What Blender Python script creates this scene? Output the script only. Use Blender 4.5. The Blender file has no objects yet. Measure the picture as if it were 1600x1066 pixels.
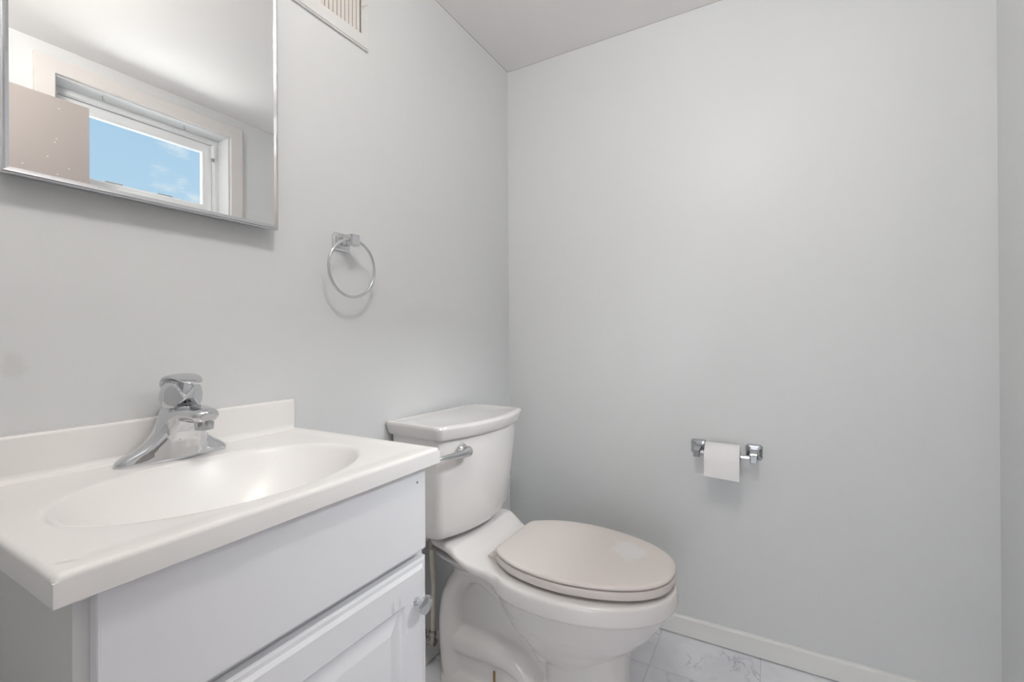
import bpy, bmesh, math, random
from mathutils import Vector, Matrix, noise
random.seed(4)
scn = bpy.context.scene
C = scn.collection
PI = math.pi
rad = math.radians

# ------------------------------------------------------------------ camera
FPX, CY = 710.46, 526.1
cam = bpy.data.cameras.new('camera')
cam.sensor_width = 36.0
cam.lens = FPX * 36.0 / 1600.0
cam.shift_y = (CY - 533.0) / 1600.0 * -1.0 * -1.0
cam.clip_start = 0.01
co = bpy.data.objects.new('camera', cam)
C.objects.link(co)
CAMH = 1.0314
yaw, pitch, roll = rad(29.546), rad(0.113), rad(0.353)
fw = Vector((math.cos(yaw) * math.cos(pitch), math.sin(yaw) * math.cos(pitch), math.sin(pitch)))
rt = Vector((math.sin(yaw), -math.cos(yaw), 0))
dn = fw.cross(rt)
r2 = rt * math.cos(roll) + dn * math.sin(roll)
d2 = -rt * math.sin(roll) + dn * math.cos(roll)
M = Matrix((r2, -d2, -fw)).transposed().to_4x4()
M.translation = Vector((0, 0, CAMH))
co.matrix_world = M
scn.camera = co

# ------------------------------------------------------------------ view and light
vs = scn.view_settings
vs.view_transform = 'Standard'
vs.look = 'None'
vs.exposure = 0.27
vs.gamma = 1.0
vs.use_curve_mapping = False

LAMP_STRENGTH = 60.0      # ceiling globe
HALL_FILL = 10.0          # added fill panel, unseen in the hallway beyond the open door
SKY_STRENGTH = 0.86

world = bpy.data.worlds.new('sky')
scn.world = world
world.use_nodes = True
wn = world.node_tree
wn.nodes.clear()
wo = wn.nodes.new('ShaderNodeOutputWorld')
bg = wn.nodes.new('ShaderNodeBackground')
tc = wn.nodes.new('ShaderNodeTexCoord')
sep = wn.nodes.new('ShaderNodeSeparateXYZ')
cr = wn.nodes.new('ShaderNodeValToRGB')
cr.color_ramp.elements[0].position = 0.0
cr.color_ramp.elements[0].color = (0.62, 0.82, 0.95, 1)
cr.color_ramp.elements[1].position = 0.75
cr.color_ramp.elements[1].color = (0.30, 0.55, 0.90, 1)
nz = wn.nodes.new('ShaderNodeTexNoise')
nz.inputs['Scale'].default_value = 5.5
nz.inputs['Detail'].default_value = 8
nz.inputs['Roughness'].default_value = 0.6
mp = wn.nodes.new('ShaderNodeMapping')
mp.inputs['Scale'].default_value = (1, 1, 2.2)
mp.inputs['Location'].default_value = (0.3, 0.15, 0.4)
cc = wn.nodes.new('ShaderNodeValToRGB')
cc.color_ramp.elements[0].position = 0.54
cc.color_ramp.elements[0].color = (0, 0, 0, 1)
cc.color_ramp.elements[1].position = 0.66
cc.color_ramp.elements[1].color = (1, 1, 1, 1)
mx = wn.nodes.new('ShaderNodeMixRGB')
mx.inputs[2].default_value = (0.95, 0.98, 1.0, 1)
L = wn.links.new
L(tc.outputs['Generated'], sep.inputs[0])
L(sep.outputs['Z'], cr.inputs[0])
L(tc.outputs['Generated'], mp.inputs[0])
L(mp.outputs[0], nz.inputs['Vector'])
L(nz.outputs['Fac'], cc.inputs[0])
L(cc.outputs[0], mx.inputs[0])
L(cr.outputs[0], mx.inputs[1])
L(mx.outputs[0], bg.inputs[0])
bg.inputs[1].default_value = SKY_STRENGTH
L(bg.outputs[0], wo.inputs[0])


# daylight entering by the window: open sky overhead, and light thrown up from the ground outside
DAY_HIGH, DAY_LOW = 165.0, 36.0
for nm, loc, pw, sz, col in (('daylight_sky', (0.97, -1.57, 3.01), DAY_HIGH, 1.0, (0.94, 0.97, 1.0)),
                             ('daylight_ground', (0.97, -1.45, 0.95), DAY_LOW, 1.2, (1.0, 0.98, 0.95))):
    dl = bpy.data.lights.new(nm, 'AREA')
    dl.shape = 'SQUARE'
    dl.size = sz
    dl.energy = pw
    dl.color = col
    dlo = bpy.data.objects.new(nm, dl)
    C.objects.link(dlo)
    dlo.location = loc
    dlo.rotation_euler = (Vector((0.965, -0.60, 1.83)) - Vector(loc)).to_track_quat('-Z', 'Y').to_euler()

# ------------------------------------------------------------------ materials
def principled(name, col, rough=0.5, metal=0.0, **kw):
    m = bpy.data.materials.new(name)
    m.use_nodes = True
    b = m.node_tree.nodes['Principled BSDF']
    b.inputs['Base Color'].default_value = (*col, 1)
    b.inputs['Roughness'].default_value = rough
    b.inputs['Metallic'].default_value = metal
    for k, v in kw.items():
        b.inputs[k.replace('_', ' ')].default_value = v
    return m


def srgb(r, g, b):
    f = lambda c: (c / 12.92 if c <= 0.04045 else ((c + 0.055) / 1.055) ** 2.4)
    return tuple(f(x / 255.0) for x in (r, g, b))


def vary(m, scale, amt, col2, bump=0.0, bscale=None, lo=0.35, hi=0.7, detail=4, rough_var=0.0):
    """procedural colour variation and fine bump from object-space noise"""
    nt = m.node_tree
    b = nt.nodes['Principled BSDF']
    t = nt.nodes.new('ShaderNodeTexCoord')
    base = tuple(b.inputs['Base Color'].default_value)
    n = nt.nodes.new('ShaderNodeTexNoise')
    n.inputs['Scale'].default_value = scale
    n.inputs['Detail'].default_value = detail
    r = nt.nodes.new('ShaderNodeValToRGB')
    r.color_ramp.elements[0].position = lo
    r.color_ramp.elements[0].color = (0, 0, 0, 1)
    r.color_ramp.elements[1].position = hi
    r.color_ramp.elements[1].color = (amt, amt, amt, 1)
    x = nt.nodes.new('ShaderNodeMixRGB')
    x.inputs[1].default_value = base
    x.inputs[2].default_value = (*col2, 1)
    nt.links.new(t.outputs['Object'], n.inputs['Vector'])
    nt.links.new(n.outputs['Fac'], r.inputs[0])
    nt.links.new(r.outputs[0], x.inputs[0])
    nt.links.new(x.outputs[0], b.inputs['Base Color'])
    if bump:
        n2 = nt.nodes.new('ShaderNodeTexNoise')
        n2.inputs['Scale'].default_value = bscale or scale * 20
        n2.inputs['Detail'].default_value = 3
        bp = nt.nodes.new('ShaderNodeBump')
        bp.inputs['Strength'].default_value = bump
        bp.inputs['Distance'].default_value = 0.001
        nt.links.new(t.outputs['Object'], n2.inputs['Vector'])
        nt.links.new(n2.outputs['Fac'], bp.inputs['Height'])
        nt.links.new(bp.outputs[0], b.inputs['Normal'])
    return m


m_wall = vary(principled('wall_paint', (0.755, 0.765, 0.770), 0.42), 3.0, 0.25, (0.732, 0.745, 0.752), 0.12, 260)
m_ceil = vary(principled('ceiling_paint', (0.93, 0.91, 0.90), 0.6), 4.0, 0.2, (0.91, 0.89, 0.88), 0.15, 300)
m_trim = vary(principled('trim_paint', (0.88, 0.88, 0.86), 0.35), 6.0, 0.3, (0.83, 0.83, 0.80))
m_casing = vary(principled('casing_paint', (0.74, 0.71, 0.69), 0.4), 6.0, 0.2, (0.70, 0.67, 0.65))
m_door = principled('door_paint', (0.41, 0.37, 0.35), 0.4)
m_vinyl = vary(principled('white_vinyl', (0.86, 0.87, 0.88), 0.3), 20.0, 0.15, (0.8, 0.81, 0.82))
m_cab = vary(principled('cabinet_white', (0.90, 0.90, 0.93), 0.32), 5.0, 0.2, (0.87, 0.87, 0.90))
m_cabside = vary(principled('cabinet_side_laminate', (0.80, 0.80, 0.78), 0.4), 5.0, 0.2, (0.77, 0.77, 0.75))
m_cabframe = vary(principled('cabinet_frame_white', (0.88, 0.87, 0.87), 0.4), 5.0, 0.2, (0.78, 0.77, 0.76))
m_counter = vary(principled('cultured_marble', (0.90, 0.88, 0.865), 0.27), 2.5, 0.35, (0.90, 0.85, 0.83), lo=0.45)
m_porc = vary(principled('biscuit_porcelain', (0.82, 0.79, 0.775), 0.10, Coat_Weight=0.4, Coat_Roughness=0.04), 3.0, 0.2, (0.80, 0.765, 0.75))
m_seat = principled('seat_plastic', (0.76, 0.70, 0.665), 0.22)
m_chrome = vary(principled('chrome', (0.66, 0.67, 0.69), 0.06, 1.0), 30.0, 0.2, (0.60, 0.61, 0.63))
m_chrome_dull = vary(principled('worn_chrome', (0.54, 0.55, 0.57), 0.16, 1.0), 60.0, 0.5, (0.42, 0.43, 0.45))
m_mirror = principled('mirror_silver', (0.90, 0.905, 0.90), 0.01, 1.0)
m_paper = vary(principled('tissue_paper', (0.92, 0.91, 0.91), 0.9), 60.0, 0.3, (0.88, 0.87, 0.87), 0.4, 500)
m_card = principled('cardboard', (0.45, 0.36, 0.27), 0.9)
m_brass = vary(principled('tarnished_brass', (0.42, 0.27, 0.10), 0.35, 1.0), 200.0, 0.6, (0.22, 0.13, 0.05))
m_hose = vary(principled('supply_hose_plastic', (0.62, 0.57, 0.48), 0.45), 40.0, 0.4, (0.5, 0.45, 0.37))
m_braid = vary(principled('grey_metal_fitting', (0.42, 0.40, 0.37), 0.35, 0.9), 150.0, 0.6, (0.25, 0.2, 0.15))
m_dark = principled('dark_cavity', (0.03, 0.03, 0.03), 0.8)
m_slat = vary(principled('vent_slat_cream', (0.74, 0.69, 0.66), 0.4), 30.0, 0.2, (0.66, 0.59, 0.55))
m_vent = vary(principled('vent_enamel', (0.78, 0.77, 0.76), 0.35), 20.0, 0.2, (0.74, 0.73, 0.71))
m_caulk = principled('grey_caulk', (0.50, 0.49, 0.47), 0.7)
m_grey = principled('grey_plastic', (0.35, 0.35, 0.36), 0.4)
m_hall = vary(principled('hall_paint', (0.72, 0.71, 0.70), 0.5), 3.0, 0.2, (0.68, 0.67, 0.66))
m_wood = vary(principled('bare_wood_leg', (0.55, 0.47, 0.38), 0.6), 30.0, 0.4, (0.45, 0.37, 0.3))


def glass_mat():
    m = principled('window_glass', (1, 1, 1), 0.0)
    nt = m.node_tree
    nt.nodes.clear()
    o = nt.nodes.new('ShaderNodeOutputMaterial')
    t = nt.nodes.new('ShaderNodeBsdfTransparent')
    t.inputs[0].default_value = (0.97, 0.985, 0.98, 1)
    g = nt.nodes.new('ShaderNodeBsdfGlossy')
    g.inputs['Roughness'].default_value = 0.02
    f = nt.nodes.new('ShaderNodeFresnel')
    f.inputs[0].default_value = 1.25
    x = nt.nodes.new('ShaderNodeMixShader')
    nt.links.new(f.outputs[0], x.inputs[0])
    nt.links.new(t.outputs[0], x.inputs[1])
    nt.links.new(g.outputs[0], x.inputs[2])
    nt.links.new(x.outputs[0], o.inputs[0])
    return m


m_glass = glass_mat()


def emit_mat(name, col, s):
    m = bpy.data.materials.new(name)
    m.use_nodes = True
    b = m.node_tree.nodes['Principled BSDF']
    b.inputs['Base Color'].default_value = (0.9, 0.9, 0.88, 1)
    b.inputs['Emission Color'].default_value = (*col, 1)
    b.inputs['Emission Strength'].default_value = s
    return m


m_globe = emit_mat('lit_globe_glass', (1.0, 0.955, 0.90), LAMP_STRENGTH)


def floor_mat():
    m = principled('marble_tile', (0.9, 0.9, 0.94), 0.22)
    nt = m.node_tree
    N = nt.nodes.new
    b = nt.nodes['Principled BSDF']
    t = N('ShaderNodeTexCoord')
    mpn = N('ShaderNodeMapping')
    # tile joints run at x = 1.452, y = 0.031, every 0.305 m
    mpn.inputs['Location'].default_value = (-1.452 / 0.305 + 20, -0.031 / 0.305 + 20, 0)
    mpn.inputs['Scale'].default_value = (1 / 0.305, 1 / 0.305, 1)
    nt.links.new(t.outputs['Object'], mpn.inputs[0])
    s = N('ShaderNodeSeparateXYZ')
    nt.links.new(mpn.outputs[0], s.inputs[0])
    masks = []
    cells = []
    for ax in ('X', 'Y'):
        fr = N('ShaderNodeMath'); fr.operation = 'FRACT'
        nt.links.new(s.outputs[ax], fr.inputs[0])
        sb = N('ShaderNodeMath'); sb.operation = 'SUBTRACT'; sb.inputs[1].default_value = 0.5
        nt.links.new(fr.outputs[0], sb.inputs[0])
        ab = N('ShaderNodeMath'); ab.operation = 'ABSOLUTE'
        nt.links.new(sb.outputs[0], ab.inputs[0])
        gt = N('ShaderNodeMath'); gt.operation = 'GREATER_THAN'; gt.inputs[1].default_value = 0.4975
        nt.links.new(ab.outputs[0], gt.inputs[0])
        masks.append(gt)
        fl = N('ShaderNodeMath'); fl.operation = 'FLOOR'
        nt.links.new(s.outputs[ax], fl.inputs[0])
        cells.append(fl)
    mm = N('ShaderNodeMath'); mm.operation = 'MAXIMUM'
    nt.links.new(masks[0].outputs[0], mm.inputs[0])
    nt.links.new(masks[1].outputs[0], mm.inputs[1])
    cb = N('ShaderNodeCombineXYZ')
    nt.links.new(cells[0].outputs[0], cb.inputs[0])
    nt.links.new(cells[1].outputs[0], cb.inputs[1])
    wnz = N('ShaderNodeTexWhiteNoise'); wnz.noise_dimensions = '3D'
    nt.links.new(cb.outputs[0], wnz.inputs['Vector'])
    add = N('ShaderNodeVectorMath'); add.operation = 'MULTIPLY_ADD'
    add.inputs[1].default_value = (7, 7, 7)
    nt.links.new(wnz.outputs['Color'], add.inputs[0])
    nt.links.new(t.outputs['Object'], add.inputs[2])
    # soft grey clouds
    n1 = N('ShaderNodeTexNoise'); n1.inputs['Scale'].default_value = 5; n1.inputs['Detail'].default_value = 6
    n1.inputs['Distortion'].default_value = 0.8
    nt.links.new(add.outputs[0], n1.inputs['Vector'])
    r1 = N('ShaderNodeValToRGB')
    r1.color_ramp.elements[0].position = 0.48; r1.color_ramp.elements[0].color = (0.93, 0.93, 0.97, 1)
    r1.color_ramp.elements[1].position = 0.78; r1.color_ramp.elements[1].color = (0.76, 0.78, 0.83, 1)
    nt.links.new(n1.outputs['Fac'], r1.inputs[0])
    # thin dark veins
    n2 = N('ShaderNodeTexNoise'); n2.inputs['Scale'].default_value = 4.2; n2.inputs['Detail'].default_value = 7
    n2.inputs['Roughness'].default_value = 0.62; n2.inputs['Distortion'].default_value = 1.6
    nt.links.new(add.outputs[0], n2.inputs['Vector'])
    sb = N('ShaderNodeMath'); sb.operation = 'SUBTRACT'; sb.inputs[1].default_value = 0.5
    nt.links.new(n2.outputs['Fac'], sb.inputs[0])
    ab = N('ShaderNodeMath'); ab.operation = 'ABSOLUTE'
    nt.links.new(sb.outputs[0], ab.inputs[0])
    r2_ = N('ShaderNodeValToRGB')
    r2_.color_ramp.elements[0].position = 0.0; r2_.color_ramp.elements[0].color = (0.75, 0.75, 0.75, 1)
    r2_.color_ramp.elements[1].position = 0.022; r2_.color_ramp.elements[1].color = (0, 0, 0, 1)
    nt.links.new(ab.outputs[0], r2_.inputs[0])
    n3 = N('ShaderNodeTexNoise'); n3.inputs['Scale'].default_value = 6; n3.inputs['Detail'].default_value = 2
    nt.links.new(add.outputs[0], n3.inputs['Vector'])
    r3 = N('ShaderNodeValToRGB')
    r3.color_ramp.elements[0].position = 0.5; r3.color_ramp.elements[0].color = (0, 0, 0, 1)
    r3.color_ramp.elements[1].position = 0.68; r3.color_ramp.elements[1].color = (1, 1, 1, 1)
    nt.links.new(n3.outputs['Fac'], r3.inputs[0])
    ml = N('ShaderNodeMixRGB'); ml.blend_type = 'MULTIPLY'; ml.inputs[0].default_value = 1
    nt.links.new(r2_.outputs[0], ml.inputs[1]); nt.links.new(r3.outputs[0], ml.inputs[2])
    x1 = N('ShaderNodeMixRGB'); x1.inputs[2].default_value = (0.22, 0.25, 0.32, 1)
    nt.links.new(ml.outputs[0], x1.inputs[0]); nt.links.new(r1.outputs[0], x1.inputs[1])
    x2 = N('ShaderNodeMixRGB'); x2.inputs[2].default_value = (0.58, 0.58, 0.62, 1)
    nt.links.new(mm.outputs[0], x2.inputs[0]); nt.links.new(x1.outputs[0], x2.inputs[1])
    nt.links.new(x2.outputs[0], b.inputs['Base Color'])
    return m


m_floor = floor_mat()


def stain(m, centre, radii, col, amt, rot=0.0, nscale=40, edge=0.25):
    """a patch of dirt or wear with its own outline, placed in object space"""
    nt = m.node_tree
    N = nt.nodes.new
    b = nt.nodes['Principled BSDF']
    t = N('ShaderNodeTexCoord')
    mpn = N('ShaderNodeMapping'); mpn.vector_type = 'TEXTURE'
    mpn.inputs['Location'].default_value = centre
    mpn.inputs['Rotation'].default_value = (0, 0, rot)
    mpn.inputs['Scale'].default_value = radii
    nt.links.new(t.outputs['Object'], mpn.inputs[0])
    ln = N('ShaderNodeVectorMath'); ln.operation = 'LENGTH'
    nt.links.new(mpn.outputs[0], ln.inputs[0])
    nz_ = N('ShaderNodeTexNoise'); nz_.inputs['Scale'].default_value = nscale
    nt.links.new(t.outputs['Object'], nz_.inputs['Vector'])
    ad = N('ShaderNodeMath'); ad.operation = 'ADD'
    nt.links.new(ln.outputs['Value'], ad.inputs[0]); nt.links.new(nz_.outputs['Fac'], ad.inputs[1])
    r = N('ShaderNodeValToRGB')
    r.color_ramp.elements[0].position = 1.3 / 3 - edge / 3; r.color_ramp.elements[0].color = (amt, amt, amt, 1)
    r.color_ramp.elements[1].position = 1.3 / 3 + edge / 3; r.color_ramp.elements[1].color = (0, 0, 0, 1)
    dv = N('ShaderNodeMath'); dv.operation = 'DIVIDE'; dv.inputs[1].default_value = 3
    nt.links.new(ad.outputs[0], dv.inputs[0])
    nt.links.new(dv.outputs[0], r.inputs[0])
    x = N('ShaderNodeMixRGB'); x.inputs[2].default_value = (*col, 1)
    nt.links.new(r.outputs[0], x.inputs[0])
    if b.inputs['Base Color'].is_linked:
        nt.links.new(b.inputs['Base Color'].links[0].from_socket, x.inputs[1])
    else:
        x.inputs[1].default_value = tuple(b.inputs['Base Color'].default_value)
    nt.links.new(x.outputs[0], b.inputs['Base Color'])


stain(m_wall, (0.218, 0.955, 0.996), (0.016, 0.2, 0.022), (0.60, 0.60, 0.60), 0.35, nscale=60, edge=0.3)
stain(m_counter, (0.159, 0.556, 0.8306), (0.012, 0.004, 0.1), (0.66, 0.63, 0.60), 0.5, rot=-0.5, nscale=120, edge=0.3)
stain(m_cab, (0.552, 0.5405, 0.584), (0.004, 0.1, 0.014), (0.60, 0.58, 0.55), 0.45, nscale=150, edge=0.4)
stain(m_cab, (0.568, 0.5405, 0.588), (0.003, 0.1, 0.010), (0.62, 0.60, 0.57), 0.40, nscale=150, edge=0.4)

# ------------------------------------------------------------------ helpers
def link_bm(name, bm, mat, parent=None, smooth=True, angle=35, loc=None, rotz=0.0):
    bmesh.ops.recalc_face_normals(bm, faces=bm.faces[:])
    me = bpy.data.meshes.new(name)
    bm.to_mesh(me)
    bm.free()
    mats = mat if isinstance(mat, (list, tuple)) else [mat]
    for q in mats:
        me.materials.append(q)
    if smooth:
        me.polygons.foreach_set('use_smooth', [True] * len(me.polygons))
        me.set_sharp_from_angle(angle=rad(angle))
    o = bpy.data.objects.new(name, me)
    C.objects.link(o)
    if parent is not None:
        o.parent = parent
    if loc is not None:
        o.location = loc
    o.rotation_euler = (0, 0, rotz)
    return o


def root(name, loc, label, cat, group=None, rotz=0.0):
    o = bpy.data.objects.new(name, None)
    o.empty_display_size = 0.05
    C.objects.link(o)
    o.location = loc
    o.rotation_euler = (0, 0, rotz)
    o['label'] = label
    o['category'] = cat
    if group:
        o['group'] = group
    return o


def struct(o, label=None):
    o['kind'] = 'structure'
    if label:
        o['label'] = label
    return o


def box(bm, lo, hi, bev=0.0, seg=2, mat=0):
    nb = bmesh.new()
    vs_ = [nb.verts.new((x, y, z)) for x in (lo[0], hi[0]) for y in (lo[1], hi[1]) for z in (lo[2], hi[2])]
    for f in ((0, 1, 3, 2), (4, 6, 7, 5), (0, 4, 5, 1), (2, 3, 7, 6), (0, 2, 6, 4), (1, 5, 7, 3)):
        nb.faces.new([vs_[i] for i in f])
    bmesh.ops.recalc_face_normals(nb, faces=nb.faces[:])
    if bev > 0:
        bmesh.ops.bevel(nb, geom=nb.edges[:], offset=bev, segments=seg, profile=0.5, affect='EDGES')
    for f in nb.faces:
        f.material_index = mat
    tmp = bpy.data.meshes.new('tmp')
    nb.to_mesh(tmp)
    nb.free()
    bm.from_mesh(tmp)
    bpy.data.meshes.remove(tmp)


def loft(bm, rings, caps=True, closed=True, mat=0):
    vr = [[bm.verts.new(p) for p in r] for r in rings]
    n = len(vr[0])
    for a, b in zip(vr[:-1], vr[1:]):
        for i in range(n if closed else n - 1):
            j = (i + 1) % n
            f = bm.faces.new((a[i], a[j], b[j], b[i]))
            f.material_index = mat
    if caps:
        f = bm.faces.new(list(reversed(vr[0]))); f.material_index = mat
        f = bm.faces.new(vr[-1]); f.material_index = mat
    return vr


def superring(cx, cy, z, a, b, e=2.0, n=48):
    out = []
    for i in range(n):
        t = 2 * PI * i / n
        c, s = math.cos(t), math.sin(t)
        out.append((cx + a * math.copysign(abs(c) ** (2 / e), c), cy + b * math.copysign(abs(s) ** (2 / e), s), z))
    return out


def catmull(pts, k=8):
    P = [pts[0]] + list(pts) + [pts[-1]]
    out = []
    for i in range(1, len(P) - 2):
        p0, p1, p2, p3 = P[i - 1], P[i], P[i + 1], P[i + 2]
        for j in range(k):
            t = j / k
            out.append(tuple(0.5 * ((2 * b) + (-a + c) * t + (2 * a - 5 * b + 4 * c - d) * t * t + (-a + 3 * b - 3 * c + d) * t ** 3)
                             for a, b, c, d in zip(p0, p1, p2, p3)))
    out.append(tuple(pts[-1]))
    return out


def tube(bm, pts, k=6, n=20, closed=False, spline=True, side=None, mat=0):
    """pts: (x,y,z,ra[,rb]); ra = radius along 'side' (a fixed lateral vector if given), rb = other radius"""
    pts = [tuple(p) + ((p[3],) if len(p) == 4 else ()) for p in pts]
    P = catmull(pts, k) if spline else pts
    V = [Vector(p[:3]) for p in P]
    rings = []
    up = None
    for i, v in enumerate(V):
        if closed:
            t = (V[(i + 1) % len(V)] - V[i - 1]).normalized()
        else:
            t = (V[min(i + 1, len(V) - 1)] - V[max(i - 1, 0)]).normalized()
        if side is not None:
            a = Vector(side)
            a = (a - t * a.dot(t)).normalized()
        else:
            if up is None:
                up = Vector((0, 0, 1)) if abs(t.z) < 0.9 else Vector((1, 0, 0))
            a = (up - t * up.dot(t)).normalized()
            up = a
        b = t.cross(a)
        rings.append([tuple(v + a * (P[i][3] * math.cos(q)) + b * (P[i][4] * math.sin(q)))
                      for q in [2 * PI * j / n for j in range(n)]])
    if closed:
        rings.append(rings[0])
    vr = loft(bm, rings, caps=not closed, mat=mat)
    if closed:
        bmesh.ops.remove_doubles(bm, verts=vr[0] + vr[-1], dist=1e-6)


def lathe(bm, prof, centre=(0, 0, 0), axis='Z', n=32, mat=0):
    """prof: list of (radius, height along axis)"""
    rings = []
    for r, h in prof:
        ring = []
        for i in range(n):
            t = 2 * PI * i / n
            u, v = max(r, 1e-5) * math.cos(t), max(r, 1e-5) * math.sin(t)
            p = {'Z': (u, v, h), 'Y': (u, h, v), 'X': (h, u, v)}[axis]
            ring.append((p[0] + centre[0], p[1] + centre[1], p[2] + centre[2]))
        rings.append(ring)
    loft(bm, rings, mat=mat)


def prism(bm, outline, axis, lo, hi, mat=0):
    """extrude a 2D outline along an axis"""
    def P(a, b, h):
        return {'X': (h, a, b), 'Y': (a, h, b), 'Z': (a, b, h)}[axis]
    loft(bm, [[P(a, b, lo) for a, b in outline], [P(a, b, hi) for a, b in outline]], mat=mat)


def add_mod_bevel(o, w, s=2, angle=40):
    md = o.modifiers.new('bevel', 'BEVEL')
    md.width = w
    md.segments = s
    md.limit_method = 'ANGLE'
    md.angle_limit = rad(angle)
    md.harden_normals = False
    return o


def remesh(o, vox, it=6, fac=0.5):
    r = o.modifiers.new('remesh', 'REMESH')
    r.mode = 'VOXEL'
    r.voxel_size = vox
    r.use_smooth_shade = True
    s = o.modifiers.new('smooth', 'SMOOTH')
    s.factor = fac
    s.iterations = it
    return o


# ------------------------------------------------------------------ room shell
XB, YM, YR, XN = 1.66, 0.955, -0.521, -0.08
H = 2.15
T = 0.12
DY0, DY1, DH = -0.41, 0.36, 1.95          # doorway in the near wall
WX0, WX1, WZ0, WZ1 = 0.645, 1.285, 1.625, 2.041   # window opening

b = bmesh.new(); box(b, (XN - T - 1.6, YR - T, -0.05), (XB + T, YM + T, 0.0))
struct(link_bm('floor', b, m_floor, smooth=False))
b = bmesh.new(); box(b, (XN - T, YR - T, H), (XB + T, YM + T, H + 0.06))
struct(link_bm('ceiling', b, m_ceil, smooth=False))
b = bmesh.new(); box(b, (XB, YR - T, 0), (XB + T, YM + T, H))
struct(link_bm('wall_back', b, m_wall, smooth=False))
b = bmesh.new(); box(b, (XN - T, YM, 0), (XB, YM + T, H))
struct(link_bm('wall_left', b, m_wall, smooth=False))
b = bmesh.new()
box(b, (XN - T, YR - T, 0), (WX0, YR, H))
box(b, (WX1, YR - T, 0), (XB, YR, H))
box(b, (WX0, YR - T, 0), (WX1, YR, WZ0))
box(b, (WX0, YR - T, WZ1), (WX1, YR, H))
struct(link_bm('wall_right', b, m_wall, smooth=False))
b = bmesh.new()
box(b, (XN - T, DY1, 0), (XN, YM, H))
box(b, (XN - T, YR, 0), (XN, DY0, H))
box(b, (XN - T, DY0, DH), (XN, DY1, H))
struct(link_bm('wall_near', b, m_wall, smooth=False))
# hallway beyond the doorway
b = bmesh.new()
box(b, (XN - T - 1.6, YM, 0), (XN - T, YM + T, H))
box(b, (XN - T - 1.6, YR - T, 0), (XN - T, YR, H))
box(b, (XN - T - 1.6 - T, YR - T, 0), (XN - T - 1.6, YM + T, H))
box(b, (XN - T - 1.6, YR - T, H), (XN - T, YM + T, H + 0.06))
struct(link_bm('wall_hallway', b, m_hall, smooth=False))


def baseboard(name, x0, x1, y0, y1, axis, side):
    b = bmesh.new()
    h = 0.068
    w = 0.010
    prof = [(0, 0.004), (w, 0.004), (w, h - 0.007), (w - 0.004, h - 0.001), (0.001, h), (0, h)]
    if axis == 'Y':   # runs along y on the plane x = x0, side = direction of projection
        prism(b, [(x0 + side * a, z) for a, z in prof], 'Y', y0, y1)
    else:
        prism(b, [(y0 + side * a, z) for a, z in prof], 'X', x0, x1)
    return struct(link_bm(name, b, m_trim, smooth=False))


baseboard('baseboard_back', XB, XB, YR + 0.01, YM - 0.01, 'Y', -1)
baseboard('baseboard_left', 0.66, XB - 0.01, YM, YM, 'X', -1)
baseboard('baseboard_right', 0.0, XB - 0.01, YR, YR, 'X', 1)
# thin grey caulk line along the crack where the ceiling meets the walls
b = bmesh.new()
prism(b, [(YM, H), (YM - 0.002, H), (YM - 0.0008, H - 0.001), (YM, H - 0.002)], 'X', XN, XB)
struct(link_bm('trim_1', b, m_caulk, smooth=False))
b = bmesh.new()
prism(b, [(XB, H), (XB - 0.002, H), (XB - 0.0008, H - 0.001), (XB, H - 0.002)], 'Y', YR, YM - 0.003)
struct(link_bm('trim_2', b, m_caulk, smooth=False))

# ---- window in the right wall
def frame_mesh(x0, x1, z0, z1, w, y0, y1, mat=0, bm=None):
    bm = bm or bmesh.new()
    o_ = [(x0, z0), (x1, z0), (x1, z1), (x0, z1)]
    i_ = [(x0 + w, z0 + w), (x1 - w, z0 + w), (x1 - w, z1 - w), (x0 + w, z1 - w)]
    vo = [[bm.verts.new((x, y, z)) for x, z in o_] for y in (y0, y1)]
    vi = [[bm.verts.new((x, y, z)) for x, z in i_] for y in (y0, y1)]
    for k in range(4):
        j = (k + 1) % 4
        for f in ((vo[0][k], vo[0][j], vi[0][j], vi[0][k]), (vo[1][k], vo[1][j], vi[1][j], vi[1][k]),
                  (vo[0][k], vo[0][j], vo[1][j], vo[1][k]), (vi[0][k], vi[0][j], vi[1][j], vi[1][k])):
            fc = bm.faces.new(f)
            fc.material_index = mat
    return bm


win = bpy.data.objects.new('window_1', None)
C.objects.link(win)
win.location = (0.965, YR, 1.83)
struct(win, 'small white framed hopper window high in the wall opposite the mirror, seen only in the mirror')
W0 = Vector((0.965, YR, 1.83))


def wpart(name, bm, mat, **kw):
    o = link_bm(name, bm, mat, parent=win, **kw)
    o.location = -W0
    return o


o = wpart('casing', frame_mesh(WX0 - 0.058, WX1 + 0.06, WZ0 - 0.06, WZ1 + 0.058, 0.0575, YR, YR + 0.018), m_casing, smooth=False)
add_mod_bevel(o, 0.002)
o = wpart('jamb_liner', frame_mesh(WX0, WX1, WZ0, WZ1, 0.004, YR - T, YR + 0.002), m_vinyl, smooth=False)
bm_ = frame_mesh(WX0 + 0.004, WX1 - 0.004, WZ0 + 0.004, WZ1 - 0.004, 0.028, YR - T, YR - 0.085)
frame_mesh(WX0 + 0.018, WX1 - 0.018, WZ0 + 0.018, WZ1 - 0.018, 0.010, YR - 0.086, YR - 0.080, bm=bm_)
add_mod_bevel(wpart('outer_frame', bm_, m_vinyl, smooth=False), 0.0015)
bm_ = frame_mesh(WX0 + 0.034, WX1 - 0.034, WZ0 + 0.034, WZ1 - 0.034, 0.040, YR - 0.118, YR - 0.092)
frame_mesh(WX0 + 0.066, WX1 - 0.066, WZ0 + 0.066, WZ1 - 0.066, 0.012, YR - 0.112, YR - 0.090, bm=bm_)
add_mod_bevel(wpart('sash', bm_, m_vinyl, smooth=False), 0.002)
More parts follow.
